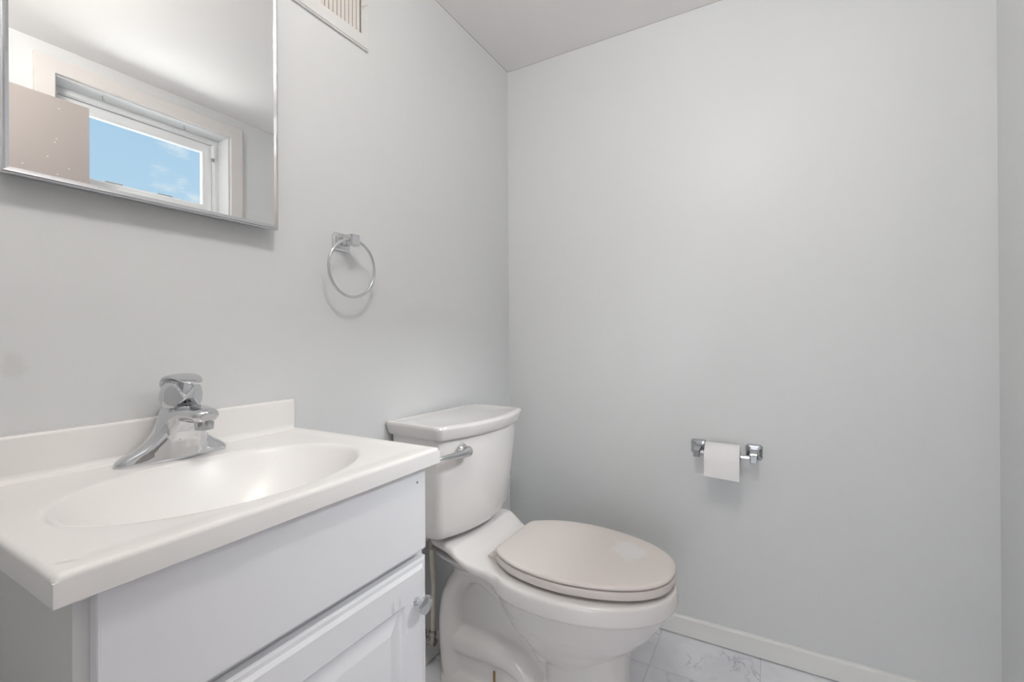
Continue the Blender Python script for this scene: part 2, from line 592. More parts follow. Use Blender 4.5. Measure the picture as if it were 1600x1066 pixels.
b = bmesh.new(); box(b, (WX0 + 0.074, YR - 0.108, WZ0 + 0.074), (WX1 - 0.074, YR - 0.104, WZ1 - 0.074))
wpart('pane', b, m_glass, smooth=False)
b = bmesh.new(); box(b, (WX1 - 0.040, YR - 0.09, WZ1 - 0.10), (WX1 - 0.028, YR - 0.068, WZ1 - 0.035), 0.002)
box(b, (WX1 - 0.037, YR - 0.086, WZ1 - 0.115), (WX1 - 0.031, YR - 0.074, WZ1 - 0.100), 0.001, mat=1)
wpart('stay_arm', b, [m_vinyl, m_grey])
for x in (0.86, 1.05):
    b = bmesh.new(); box(b, (x - 0.03, YR - 0.104, WZ0 + 0.074), (x + 0.03, YR - 0.094, WZ0 + 0.084), 0.002)
    wpart('latch', b, m_grey)
for x in (0.80, 1.10):
    b = bmesh.new()
    tube(b, [(x, YR - 0.03, WZ1 - 0.004, 0.0012), (x, YR - 0.03, WZ1 - 0.018, 0.0012), (x + 0.003, YR - 0.03, WZ1 - 0.022, 0.0012), (x + 0.006, YR - 0.03, WZ1 - 0.018, 0.0012)], n=8)
    wpart('hook', b, m_grey)

# ---- door, opened flat against the right wall
b = bmesh.new()
box(b, (-0.035, -0.475, 0.012), (0.722, -0.440, 1.925), 0.0015)
for k in range(26):
    fx, fz = random.uniform(0.1, 0.7), random.uniform(0.2, 1.9)
    if k < 4:
        fx, fz = [(0.634, 1.885), (0.627, 1.771), (0.623, 1.757), (0.603, 1.698)][k]
    box(b, (fx, -0.4402, fz), (fx + 0.004, -0.4395, fz + 0.002), mat=1)
dr = link_bm('door_1', b, [m_door, m_trim], smooth=False)
struct(dr, 'beige slab door swung open flat against the window wall, seen only in the mirror')
b = bmesh.new()
lathe(b, [(0.001, 0), (0.027, 0), (0.027, 0.006), (0.010, 0.010), (0.010, 0.03), (0.024, 0.038), (0.027, 0.05), (0.020, 0.062), (0.001, 0.066)], (0.66, -0.4395, 0.95), 'Y')
link_bm('door_handle', b, m_chrome, parent=dr)

# ---- ceiling globe lamp (above the picture)
lp = root('ceiling_lamp', (0.28, 0.12, H), 'lit round white globe lamp on the ceiling just inside the doorway', 'lamp')
b = bmesh.new(); lathe(b, [(0.001, 0), (0.06, 0), (0.06, -0.012), (0.045, -0.03), (0.001, -0.03)])
link_bm('base', b, m_vent, parent=lp)
b = bmesh.new()
prof = [(0.075 * math.sin(PI * i / 16), -0.098 + 0.075 * math.cos(PI * i / 16)) for i in range(17)]
lathe(b, prof, n=24)
link_bm('globe', b, m_globe, parent=lp)
# ---- added unseen panel in the hallway, fills the room with light through the doorway
ld = bpy.data.lights.new('hallway_fill', 'AREA')
ld.shape = 'RECTANGLE'; ld.size = 0.9; ld.size_y = 1.5
ld.energy = HALL_FILL
ld.color = (0.93, 0.96, 1.0)
lo_ = bpy.data.objects.new('hallway_fill', ld)
C.objects.link(lo_)
lo_.location = (-1.5, -0.03, 0.95)
lo_.rotation_euler = (rad(90), 0, rad(-90))

# ------------------------------------------------------------------ vanity
cab = root('vanity_cabinet', (0.405, 0.75, 0.0), 'white vanity cabinet with one raised-panel door under the sink counter', 'cabinet')
K = Vector((0.405, 0.75, 0.0))


def kp(parent, K_, name, bm, mat, **kw):
    o = link_bm(name, bm, mat, parent=parent, **kw)
    if K_ is not None:
        o.location = -K_
    return o


CX0, CX1, CF, CT = 0.164, 0.646, 0.560, 0.802
b = bmesh.new()
box(b, (CX0, CF + 0.001, 0.0), (CX0 + 0.015, YM - 0.002, CT))
box(b, (CX1 - 0.015, CF + 0.001, 0.0), (CX1, YM - 0.002, CT))
box(b, (CX0 + 0.015, CF + 0.018, 0.09), (CX1 - 0.015, YM - 0.002, 0.105))
box(b, (CX0 + 0.015, YM - 0.012, 0.105), (CX1 - 0.015, YM - 0.002, CT))
box(b, (CX0 + 0.015, CF + 0.07, 0.0), (CX1 - 0.015, CF + 0.085, 0.09))
kp(cab, K, 'body', b, m_cabside, smooth=False)
b = bmesh.new()
box(b, (CX0, CF, 0.09), (CX0 + 0.038, CF + 0.0008, CT))
box(b, (CX1 - 0.038, CF, 0.09), (CX1, CF + 0.0008, CT))
box(b, (CX0 + 0.0155, CF + 0.0005, 0.09), (CX0 + 0.038, CF + 0.018, CT))
box(b, (CX1 - 0.038, CF + 0.0005, 0.09), (CX1 - 0.0155, CF + 0.018, CT))
box(b, (CX0 + 0.0385, CF + 0.0005, CT - 0.05), (CX1 - 0.0385, CF + 0.0175, CT))
box(b, (CX0 + 0.0385, CF + 0.0005, 0.60), (CX1 - 0.0385, CF + 0.0175, 0.672))
box(b, (CX0 + 0.0385, CF + 0.0005, 0.09), (CX1 - 0.0385, CF + 0.0175, 0.14))
kp(cab, K, 'face_frame', b, m_cabframe, smooth=False)
# false drawer front
FX0, FX1 = 0.1755, 0.6355
b = bmesh.new()
box(b, (FX0, CF - 0.0195, 0.654), (FX1, CF - 0.0005, 0.800), 0.0)
fr = kp(cab, K, 'drawer_front', b, m_cab, smooth=False)
add_mod_bevel(fr, 0.003, 2)
b = bmesh.new()
lathe(b, [(0.0001, 0), (0.0022, 0), (0.0022, -0.001), (0.0001, -0.001)], (0.612, CF - 0.0198, 0.778), 'Y', n=10)
s_ = kp(fr, None, 'screw_hole', b, m_grey)


def raised_door(x0, x1, z0, z1, yf, th):
    """door slab: stepped outer edge, then flat rail, groove, sloping field and raised centre"""
    bm = bmesh.new()
    # (inset, depth behind the front plane)
    steps = [(0.0, th), (0.0, 0.007), (0.004, 0.0045), (0.010, 0.0040), (0.0145, 0.0008), (0.016, 0.0), (0.060, 0.0), (0.0615, 0.006),
             (0.066, 0.0075), (0.088, 0.0015), (0.092, 0.0005), (0.094, 0.0)]
    rings = []
    for i, d in steps:
        rings.append([bm.verts.new(p) for p in ((x0 + i, yf + d, z0 + i), (x1 - i, yf + d, z0 + i), (x1 - i, yf + d, z1 - i), (x0 + i, yf + d, z1 - i))])
    for a, c in zip(rings[:-1], rings[1:]):
        for k in range(4):
            j = (k + 1) % 4
            bm.faces.new((a[k], a[j], c[j], c[k]))
    bm.faces.new(rings[-1])
    bm.faces.new(list(reversed(rings[0])))
    return bm


dd = kp(cab, K, 'door', raised_door(FX0, 0.640, 0.13, 0.638, CF - 0.0195, 0.019), m_cab, smooth=True, angle=18)
# knob
b = bmesh.new()
kx, kz, ky = 0.6085, 0.571, CF - 0.0195
lathe(b, [(0.001, 0), (0.0075, 0), (0.0068, -0.002), (0.0045, -0.008), (0.0045, -0.013), (0.0085, -0.017), (0.0145, -0.0185),
          (0.0158, -0.021), (0.0150, -0.0235), (0.0105, -0.0250), (0.001, -0.0255)], (kx, ky, kz), 'Y', n=32)
kp(dd, None, 'knob', b, m_chrome)

# ---- countertop with integral basin and backsplash
ct = root('sink_countertop', (0.4, 0.75, 0.803), 'glossy off-white one-piece sink countertop with oval basin and backsplash, on the white cabinet', 'sink')
K2 = Vector((0.4, 0.75, 0.803))
TX0, TX1, TY0, TY1 = 0.1425, 0.661, 0.528, YM - 0.001
ZT, ZB = 0.8306, 0.803


def sstep(a, b_, x):
    t = max(0.0, min(1.0, (x - a) / (b_ - a)))
    return t * t * (3 - 2 * t)


BCX, BCY, BA, BB = 0.390, 0.706, 0.203, 0.140


def top_z(x, y):
    z = ZT
    # raised rim along the front and both ends
    d = min(x - TX0, TX1 - x, y - TY0)
    z -= 0.0014 * sstep(0.012, 0.040, d)
    r = math.hypot((x - BCX) / BA, (y - BCY) / BB)
    g = 1 - r ** 2.4
    z -= 0.128 * (0.5 * (g + math.sqrt(g * g + 0.0016)) if g > -1.5 else 0.0)
    return z


b = bmesh.new()
bev = 0.006
xs = sorted(set([TX0 + bev * (1 - math.cos(PI / 2 * i / 4)) for i in range(5)] + [TX1 - bev * (1 - math.cos(PI / 2 * i / 4)) for i in range(5)]
                + [TX0 + bev + (TX1 - TX0 - 2 * bev) * i / 190 for i in range(191)]))
ys = sorted(set([TY0 + bev * (1 - math.cos(PI / 2 * i / 4)) for i in range(5)] + [TY0 + bev + (TY1 - TY0 - bev) * i / 160 for i in range(161)]))
grid = {}
for i, x in enumerate(xs):
    for j, y in enumerate(ys):
        dx = max(0, bev - min(x - TX0, TX1 - x))
        dy = max(0, bev - (y - TY0))
        q = min(1.0, math.hypot(dx, dy) / bev)
        zz = top_z(x, y) - bev * (1 - math.sqrt(max(0, 1 - q * q)))
        grid[i, j] = b.verts.new((x, y, zz))
nx, ny = len(xs), len(ys)
for i in range(nx - 1):
    for j in range(ny - 1):
        b.faces.new((grid[i, j], grid[i + 1, j], grid[i + 1, j + 1], grid[i, j + 1]))
border = [(i, 0) for i in range(nx)] + [(nx - 1, j) for j in range(1, ny)] + [(i, ny - 1) for i in range(nx - 2, -1, -1)] + [(0, j) for j in range(ny - 2, 0, -1)]
low = {k: b.verts.new((grid[k].co.x, grid[k].co.y, ZB)) for k in border}
low2 = {k: b.verts.new((min(max(grid[k].co.x, TX0 + 0.012), TX1 - 0.012), max(grid[k].co.y, TY0 + 0.012), ZB)) for k in border}
for a, c in zip(border, border[1:] + border[:1]):
    b.faces.new((grid[a], grid[c], low[c], low[a]))
    b.faces.new((low[a], low[c], low2[c], low2[a]))
tp = kp(ct, K2, 'basin_top', b, m_counter, angle=50)
b = bmesh.new()
box(b, (TX0, YM - 0.021, ZT - 0.006), (0.6525, YM - 0.001, 0.8955), 0.004, 3)
# cove where the splash meets the deck
cv = [(YM - 0.020, ZT - 0.003)] + [(YM - 0.021 - 0.012 * (1 - math.cos(t)), ZT - 0.0022 + 0.012 * (1 - math.sin(t))) for t in [PI / 2 * k / 6 for k in range(7)]]
prism(b, cv, 'X', TX0 + 0.004, 0.648)
kp(ct, K2, 'backsplash', b, m_counter, angle=50)
b = bmesh.new()
zd = top_z(BCX, BCY)
lathe(b, [(0.001, 0.0), (0.012, 0.0), (0.014, 0.003), (0.021, 0.003), (0.023, 0.0005), (0.001, -0.001)], (BCX, BCY, zd + 0.0005), 'Z')
kp(ct, K2, 'drain', b, m_chrome)

# ---- faucet
FXC, FYC = 0.394, 0.893
fa = root('faucet', (FXC, FYC, ZT - 0.0022), 'chrome single-handle faucet standing at the back of the sink', 'faucet')
b = bmesh.new()
R = []
DX = 0.0095
for h, hx, cx, yb, yf, e in [(0.0, 0.0835, 0, 0.026, -0.026, 2.3), (0.004, 0.0845, 0, 0.0265, -0.027, 2.3), (0.010, 0.082, 0, 0.025, -0.027, 2.2), (0.017, 0.073, 0, 0.023, -0.027, 2.2),
                             (0.024, 0.060, 0.001, 0.022, -0.028, 2.3), (0.033, 0.048, 0.002, 0.021, -0.029, 2.5), (0.045, 0.039, 0.004, 0.020, -0.030, 2.6), (0.060, 0.033, 0.006, 0.020, -0.030, 2.8),
                             (0.078, 0.029, DX, 0.022, -0.022, 2.6), (0.092, 0.025, DX, 0.020, -0.018, 2.2)]:
    R.append(superring(cx, (yb + yf) / 2, h, hx, (yb - yf) / 2, e, 64))
loft(b, R)
# column whose front leans out under the spout
loft(b, [superring(DX, (0.018 + yf) / 2, h, hx, (0.018 - yf) / 2, 2.7, 48) for h, hx, yf in
         ((0.001, 0.036, -0.031), (0.02, 0.035, -0.032), (0.035, 0.033, -0.035), (0.05, 0.031, -0.042), (0.062, 0.029, -0.052), (0.072, 0.028, -0.056), (0.082, 0.026, -0.040))])
tube(b, [(DX, 0.0, 0.064, 0.028, 0.022), (DX, -0.030, 0.074, 0.0275, 0.0185), (DX, -0.050, 0.0785, 0.0255, 0.0150), (DX, -0.070, 0.0785, 0.0235, 0.0130),
         (DX, -0.084, 0.0765, 0.0205, 0.0125), (DX, -0.092, 0.0745, 0.014, 0.009)], n=32, side=(1, 0, 0))
body = link_bm('faucet_body', b, m_chrome, parent=fa)
remesh(body, 0.00155, 14, 0.5)
b = bmesh.new()
lathe(b, [(0.001, 0.0), (0.0135, 0.0), (0.0138, -0.006), (0.0130, -0.0145), (0.0115, -0.015), (0.0110, -0.012), (0.001, -0.012)], (DX, -0.078, 0.069), 'Z')
link_bm('aerator', b, m_chrome_dull, parent=fa)
# handle: squashed ball whose front is cut into four hollow facets, under a hooked lever
b = bmesh.new()
n1, n2 = 64, 40
Rk = 0.0325
vv = []
kc = Vector((DX, -0.004, 0.106))
fc_dir = Vector((0, -1, -0.10)).normalized()
planes = [(Vector((-0.62, -0.78, 0.06)).normalized(), 0.0252), (Vector((0.66, -0.75, 0.04)).normalized(), 0.0252),
          (Vector((0.0, -0.80, -0.60)).normalized(), 0.0243), (Vector((0.0, -0.90, 0.42)).normalized(), 0.0243)]
rings = []
for j in range(1, n2):
    th = PI * j / n2
    ring = []
    for i in range(n1):
        ph = 2 * PI * i / n1
        p = Vector((math.sin(th) * math.cos(ph), math.sin(th) * math.sin(ph), math.cos(th)))
        p = Vector((p.x * Rk * 0.98, p.y * Rk * 0.92, p.z * Rk * 1.02))
        for nrm, dist in planes:
            e_ = p.dot(nrm) - dist
            if e_ > 0:
                p = p - nrm * e_
        ring.append(tuple(p + kc))
    rings.append(ring)
loft(b, rings)
hd = link_bm('handle', b, m_chrome, parent=fa, angle=22)
b = bmesh.new()
tube(b, [(DX, 0.028, 0.110, 0.016, 0.005), (DX, 0.022, 0.126, 0.022, 0.006), (DX, 0.008, 0.1360, 0.025, 0.006), (DX, -0.010, 0.1395, 0.0245, 0.0055), (DX, -0.027, 0.1370, 0.021, 0.0045),
         (DX, -0.042, 0.1320, 0.0155, 0.0034), (DX, -0.049, 0.1285, 0.008, 0.002)], n=28, side=(1, 0, 0))
link_bm('lever', b, m_chrome, parent=hd)
b = bmesh.new()
cpt = kc + Vector((0.0, -0.0262, -0.0085))
lathe(b, [(0.0001, 0.0), (0.0026, 0.0), (0.0026, -0.0012), (0.0001, -0.0012)], tuple(cpt), 'Y', n=16)
link_bm('screw_hole', b, m_dark, parent=hd)

# ------------------------------------------------------------------ mirror cabinet
MX0, MX1, MZ0, MZ1, MF = 0.196, 0.603, 1.2645, 1.80, 0.915
mi = root('mirror', (0.404, YM, 1.54), 'chrome-edged rectangular wall mirror above the sink, reflecting the window and door', 'mirror')
K3 = Vector((0.404, YM, 1.54))
b = bmesh.new(); box(b, (MX0 + 0.006, MF + 0.006, MZ0 + 0.006), (MX1 - 0.006, YM - 0.001, MZ1 - 0.006))
kp(mi, K3, 'backing_box', b, m_chrome_dull, smooth=False)
b = bmesh.new(); box(b, (MX0 + 0.008, MF + 0.0025, MZ0 + 0.008), (MX1 - 0.008, MF + 0.0058, MZ1 - 0.008))
kp(mi, K3, 'mirror_glass', b, m_mirror, smooth=False)
b = bmesh.new()
steps = [(0.0, 0.013), (0.0, 0.004), (0.0012, 0.0008), (0.0028, 0.0), (0.0050, 0.0006), (0.0095, 0.0026), (0.0100, 0.0034)]
rings = []
for i, d in steps:
    rings.append([b.verts.new(p) for p in ((MX0 + i, MF + d, MZ0 + i), (MX1 - i, MF + d, MZ0 + i), (MX1 - i, MF + d, MZ1 - i), (MX0 + i, MF + d, MZ1 - i))])
for a, c in zip(rings[:-1], rings[1:]):
    for k in range(4):
        j = (k + 1) % 4
        b.faces.new((a[k], a[j], c[j], c[k]))
kp(mi, K3, 'frame', b, m_chrome, smooth=False)

# ------------------------------------------------------------------ vent register
ve = root('vent_register', (0.735, YM, 1.89), 'white metal air vent register with vertical louvres, high on the mirror wall', 'vent')
K4 = Vector((0.735, YM, 1.89))
VX0, VX1, VZ0, VZ1 = 0.560, 0.8895, 1.814, 2.00
b = frame_mesh(VX0, VX1, VZ0, VZ1, 0.006, YM - 0.001, YM - 0.0055)
bb = [(VX0 + 0.004, VX0 + 0.026, VZ0 + 0.004, VZ1 - 0.004), (VX1 - 0.026, VX1 - 0.004, VZ0 + 0.004, VZ1 - 0.004),
      (VX0 + 0.026, VX1 - 0.026, VZ0 + 0.004, VZ0 + 0.036), (VX0 + 0.026, VX1 - 0.026, VZ1 - 0.036, VZ1 - 0.004), (0.722, 0.736, VZ0 + 0.036, VZ1 - 0.036)]
for x0, x1, z0, z1 in bb:
    box(b, (x0, YM - 0.0075, z0), (x1, YM - 0.003, z1))
kp(ve, K4, 'face_plate', b, m_vent, smooth=False)
b = bmesh.new(); box(b, (VX0 + 0.02, YM - 0.0016, VZ0 + 0.03), (VX1 - 0.02, YM - 0.0008, VZ1 - 0.03))
kp(ve, K4, 'duct_opening', b, m_dark, smooth=False)
for k in range(20):
    x = 0.743 + 0.01235 * k if k < 10 else 0.715 - 0.01235 * (k - 10)
    if x < VX0 + 0.03:
        break
    d = -0.0022 if k < 10 else 0.0022
    b = bmesh.new()
    prism(b, [(x - d, YM - 0.0068), (x - d + 0.0012, YM - 0.0068), (x + d, YM - 0.0018), (x + d - 0.0012, YM - 0.0018)], 'Z', VZ0 + 0.034, VZ1 - 0.034)
    kp(ve, K4, 'slat', b, m_slat, smooth=False)
b = bmesh.new()
tube(b, [(0.8655, YM - 0.006, 1.922, 0.0025), (0.868, YM - 0.014, 1.926, 0.002), (0.874, YM - 0.018, 1.930, 0.0025)], n=10)
kp(ve, K4, 'lever', b, m_slat)
for z in (1.895,):
    b = bmesh.new()
    lathe(b, [(0.0001, 0), (0.004, 0), (0.0036, -0.0015), (0.0001, -0.002)], (0.8765, YM - 0.0075, z), 'Y', n=14)
    kp(ve, K4, 'screw', b, m_trim)

# ------------------------------------------------------------------ towel ring
tr = root('towel_ring', (0.800, YM, 1.275), 'empty chrome towel ring on the wall between the mirror and the toilet', 'towel ring')
K5 = Vector((0.800, YM, 1.275))
b = bmesh.new()
def plate(b, cx, cz, hw, hh, y0, steps, axis='Y', mat=0):
    """bevelled square wall plate: steps = (inset, distance from the wall)"""
    rg = []
    for i, d in steps:
        w, h, c = hw - i, hh - i, min(0.006, (hw - i) * 0.35)
        pts = [(cx - w + c, cz - h), (cx + w - c, cz - h), (cx + w, cz - h + c), (cx + w, cz + h - c), (cx + w - c, cz + h), (cx - w + c, cz + h), (cx - w, cz + h - c), (cx - w, cz - h + c)]
        rg.append([(u, y0 - d, v) if axis == 'Y' else (y0 - d, u, v) for u, v in pts])
    loft(b, rg, mat=mat)
plate(b, 0.797, 1.278, 0.0255, 0.0225, YM, [(0, 0.0), (0, 0.004), (0.003, 0.0075), (0.009, 0.010), (0.010, 0.011)])
kp(tr, K5, 'wall_plate', b, m_chrome, smooth=False)
b = bmesh.new()
box(b, (0.786, YM - 0.044, 1.267), (0.808, YM - 0.009, 1.289), 0.002)
box(b, (0.783, YM - 0.056, 1.264), (0.811, YM - 0.036, 1.292), 0.003)
kp(tr, K5, 'post', b, m_chrome, smooth=False)
b = bmesh.new()
N = 64
rr = 0.0715
ytop = YM - 0.046
tilt = rad(4)
pts = []
for i in range(N):
    t = 2 * PI * i / N
    dz = rr * math.cos(t) - rr
    pts.append((0.796 + rr * math.sin(t), ytop - 0.002 + (-dz) * math.sin(tilt) * 0.5, 1.279 + dz, 0.0037))
tube(b, pts, closed=True, spline=False, n=14, side=(0, 1, 0))
kp(tr, K5, 'ring', b, m_chrome)

# ------------------------------------------------------------------ toilet paper holder + roll
ho = root('toilet_paper_holder', (XB, 0.128, 0.658), 'chrome toilet paper holder with two square posts on the back wall', 'toilet paper holder')
K6 = Vector((XB, 0.128, 0.658))
for yc in (0.212, 0.046):
    b = bmesh.new()
    plate(b, yc, 0.6575, 0.0245, 0.0245, XB, [(0, 0.0), (0, 0.004), (0.0025, 0.008), (0.010, 0.010), (0.011, 0.011)], axis='X')
    s = kp(ho, K6, 'wall_plate', b, m_chrome_dull, smooth=False)
    b = bmesh.new()
    s1 = 0.0125
    loft(b, [[(XB - d, yc - w, 0.652 - w2 - dr_), (XB - d, yc + w, 0.652 - w2 - dr_), (XB - d, yc + w, 0.652 + w2 - dr_), (XB - d, yc - w, 0.652 + w2 - dr_)]
             for d, w, w2, dr_ in ((0.009, 0.0125, 0.016, 0.0), (0.030, 0.0105, 0.0135, 0.001), (0.045, 0.0095, 0.012, 0.003), (0.066, 0.0095, 0.0115, 0.004), (0.068, 0.0080, 0.0100, 0.004))])
    kp(ho, K6, 'post', b, m_chrome_dull, smooth=False)
b = bmesh.new()
lathe(b, [(0.001, 0.0575), (0.0075, 0.0575), (0.0075, 0.130), (0.0085, 0.131), (0.0085, 0.2005), (0.001, 0.2005)], (XB - 0.056, 0, 0.649), 'Y', n=24)
kp(ho, K6, 'roller', b, m_chrome)

ro = root('toilet_paper_roll', (XB - 0.056, 0.134, 0.632), 'white toilet paper roll on the chrome holder on the back wall', 'toilet paper')
K7 = Vector((XB - 0.056, 0.134, 0.632))
RY0, RY1 = 0.084, 0.184
rcx, rcz = XB - 0.056, 0.6365
b = bmesh.new()
Rr = 0.0495
prof = []
rings = []
for y, r in ((RY0 + 0.001, 0.0215), (RY0, 0.022), (RY0, Rr - 0.001), (RY0 + 0.001, Rr), (RY1 - 0.001, Rr), (RY1, Rr - 0.001), (RY1, 0.022), (RY1 - 0.001, 0.0215)):
    rings.append([(rcx + r * math.cos(t), y, rcz + r * math.sin(t)) for t in [2 * PI * i / 48 for i in range(48)]])
rings.append(rings[0])
loft(b, rings, caps=False)
kp(ro, K7, 'roll', b, m_paper)
b = bmesh.new()
rings = []
for y, r in ((RY0 + 0.0012, 0.0202), (RY0 + 0.0012, 0.0212), (RY1 - 0.0012, 0.0212), (RY1 - 0.0012, 0.0202)):
    rings.append([(rcx + r * math.cos(t), y, rcz + r * math.sin(t)) for t in [2 * PI * i / 40 for i in range(40)]])
rings.append(rings[0])
loft(b, rings, caps=False)
kp(ro, K7, 'cardboard_core', b, m_card)
# hanging sheet in front
b = bmesh.new()
path = []
for k in range(9):
    t = rad(80 + 100 * k / 8)
    path.append((rcx + (Rr + 0.0006) * math.cos(t), rcz + (Rr + 0.0006) * math.sin(t)))
path += [(rcx - Rr - 0.0010, rcz - 0.012), (rcx - Rr - 0.0012, rcz - 0.030), (rcx - Rr - 0.0012, rcz - 0.0480)]
outer = [(x - 0.0003, z) for x, z in path]
inner = [(x + 0.0004, z - 0.0002) for x, z in reversed(path)]
ol = outer + inner
r0 = [(x, RY0 - 0.0004, z - (0.004 if z < rcz - 0.04 else 0)) for x, z in ol]
r1 = [(x, RY1 + 0.0004, z) for x, z in ol]
loft(b, [r0, r1])
kp(ro, K7, 'hanging_sheet', b, m_paper)

# ------------------------------------------------------------------ toilet
TC = 1.172
to = root('toilet', (TC, YM, 0.0), 'biscuit-coloured two-piece toilet with its lid closed, standing in the corner', 'toilet')
# local frame: x to the right, y = -u (u = distance out from the wall), z up


def egg(u0, u1, hw, z, n=72, um=None, eb=2.6, ef=2.0, cx=0.0):
    """closed outline, blunt towards the wall and egg-shaped to the front"""
    um = um if um is not None else u0 + (u1 - u0) * 0.45
    pts = []
    for i in range(n):
        t = 2 * PI * i / n
        c, s = math.cos(t), math.sin(t)
        e = ef if s < 0 else eb
        L_ = (u1 - um) if s < 0 else (um - u0)
        x = hw * math.copysign(abs(c) ** (2 / e), c)
        y = -um + L_ * math.copysign(abs(s) ** (2 / e), s)
        pts.append((cx + x, y, z))
    return pts


RIM = 0.4055
b = bmesh.new()
# bowl shell
loft(b, [egg(0.42, 0.565, 0.060, 0.150, um=0.50), egg(0.385, 0.585, 0.080, 0.165, um=0.49), egg(0.36, 0.600, 0.098, 0.19, um=0.48), egg(0.34, 0.622, 0.115, 0.215, um=0.48),
         egg(0.325, 0.648, 0.130, 0.238, um=0.47), egg(0.31, 0.676, 0.145, 0.262, um=0.47), egg(0.295, 0.702, 0.158, 0.29, um=0.47), egg(0.28, 0.722, 0.168, 0.32, um=0.47),
         egg(0.272, 0.738, 0.176, 0.348, um=0.47), egg(0.270, 0.741, 0.178, 0.3555, um=0.47), egg(0.265, 0.751, 0.1895, 0.3585, um=0.47), egg(0.262, 0.754, 0.191, 0.365, um=0.47), egg(0.262, 0.754, 0.191, 0.385, um=0.47),
         egg(0.262, 0.753, 0.190, 0.3995, um=0.47), egg(0.268, 0.747, 0.184, RIM, um=0.47)])
# front column of the pedestal
loft(b, [superring(0, -0.520, z, hw, l, 2.8, 40) for z, hw, l in ((0.0, 0.096, 0.125), (0.02, 0.092, 0.122), (0.06, 0.086, 0.117), (0.12, 0.082, 0.113), (0.20, 0.083, 0.112), (0.26, 0.088, 0.112))])
# foot plate running back to the outlet
loft(b, [superring(0, -0.335, z, hw, l, 4.0, 48) for z, hw, l in ((0.0, 0.128, 0.268), (0.022, 0.126, 0.264), (0.042, 0.118, 0.256), (0.054, 0.100, 0.244))])
# recessed web behind the trapway
box(b, (-0.088, -0.40, 0.02), (0.088, -0.11, 0.115))
box(b, (-0.052, -0.46, 0.03), (0.052, -0.13, 0.37))
# trapway: up from the bowl, over and down to the floor, and the lower bulge
tube(b, [(0, -0.43, 0.17, 0.086, 0.040), (0, -0.37, 0.235, 0.088, 0.040), (0, -0.30, 0.300, 0.090, 0.040), (0, -0.225, 0.340, 0.092, 0.042), (0, -0.160, 0.325, 0.096, 0.044),
         (0, -0.118, 0.265, 0.098, 0.046), (0, -0.105, 0.19, 0.100, 0.050), (0, -0.112, 0.11, 0.104, 0.056), (0, -0.125, 0.04, 0.106, 0.060), (0, -0.13, 0.02, 0.106, 0.060)], n=36, side=(1, 0, 0))
tube(b, [(0, -0.13, 0.125, 0.098, 0.05), (0, -0.19, 0.128, 0.100, 0.054), (0, -0.27, 0.135, 0.102, 0.056), (0, -0.34, 0.125, 0.100, 0.054), (0, -0.385, 0.08, 0.095, 0.048), (0, -0.395, 0.02, 0.093, 0.044)], n=36, side=(1, 0, 0))
# deck from the tank to the rim: sections across the toilet
sec = []
for u, hw, zt, zb, e in [(0.045, 0.110, 0.452, 0.415, 5), (0.10, 0.135, 0.456, 0.418, 5), (0.160, 0.160, 0.458, 0.424, 5), (0.190, 0.168, 0.452, 0.418, 5),
                         (0.215, 0.167, 0.434, 0.402, 5), (0.24, 0.160, 0.420, 0.385, 5), (0.28, 0.150, 0.412, 0.372, 5), (0.33, 0.158, 0.408, 0.362, 4.5),
                         (0.38, 0.172, 0.407, 0.360, 4), (0.45, 0.182, 0.407, 0.358, 4)]:
    zc, hz = (zt + zb) / 2, (zt - zb) / 2
    sec.append([(x, -u, z) for x, z, _ in superring(0, zc, 0, hw, hz, e, 48)])
loft(b, sec)
# waist joining the deck to the trapway
loft(b, [superring(0, -0.235, z, hw, l, 3.0, 40) for z, hw, l in ((0.28, 0.040, 0.10), (0.33, 0.070, 0.150), (0.37, 0.115, 0.175), (0.40, 0.145, 0.185))])
bo = link_bm('bowl', b, m_porc, parent=to)
remesh(bo, 0.0045, 7, 0.5)

# tank
TY = rad(-3.5)
tk_c = (-0.018, 0.0)
def tkp(name, bm, mat, parent=to, **kw):
    o = link_bm(name, bm, mat, parent=parent, **kw)
    if parent is to:
        o.location = (tk_c[0], tk_c[1], 0)
        o.rotation_euler = (0, 0, TY)
    return o


def tank_ring(hw, ub, uf, bow, rc, z, n=10):
    """plan outline: straight back, rounded corners, bowed front"""
    pts = []
    # back edge corners (small radius) then front corners (radius rc)
    def arc(cx, cy, r, a0, a1, k):
        return [(cx + r * math.cos(a0 + (a1 - a0) * i / k), cy + r * math.sin(a0 + (a1 - a0) * i / k)) for i in range(k + 1)]
    rb = 0.012
    pts += arc(hw - rb, -ub - rb, rb, PI / 2, 0, 4)
    pts += arc(hw - rc, -uf + rc, rc, 0, -PI / 2 + 0.25, 6)
    xr = hw - rc + rc * math.cos(-PI / 2 + 0.25)
    m_ = 14
    for i in range(1, m_):
        x = xr - 2 * xr * i / m_
        y = -uf - bow * (1 - (x / xr) ** 2) + rc - rc * math.sin(PI / 2 - 0.25)
        pts.append((x, y))
    pts += arc(-hw + rc, -uf + rc, rc, -PI / 2 - 0.25, -PI, 6)
    pts += arc(-hw + rb, -ub - rb, rb, PI, PI / 2, 4)
    return [(x, y, z) for x, y in pts]


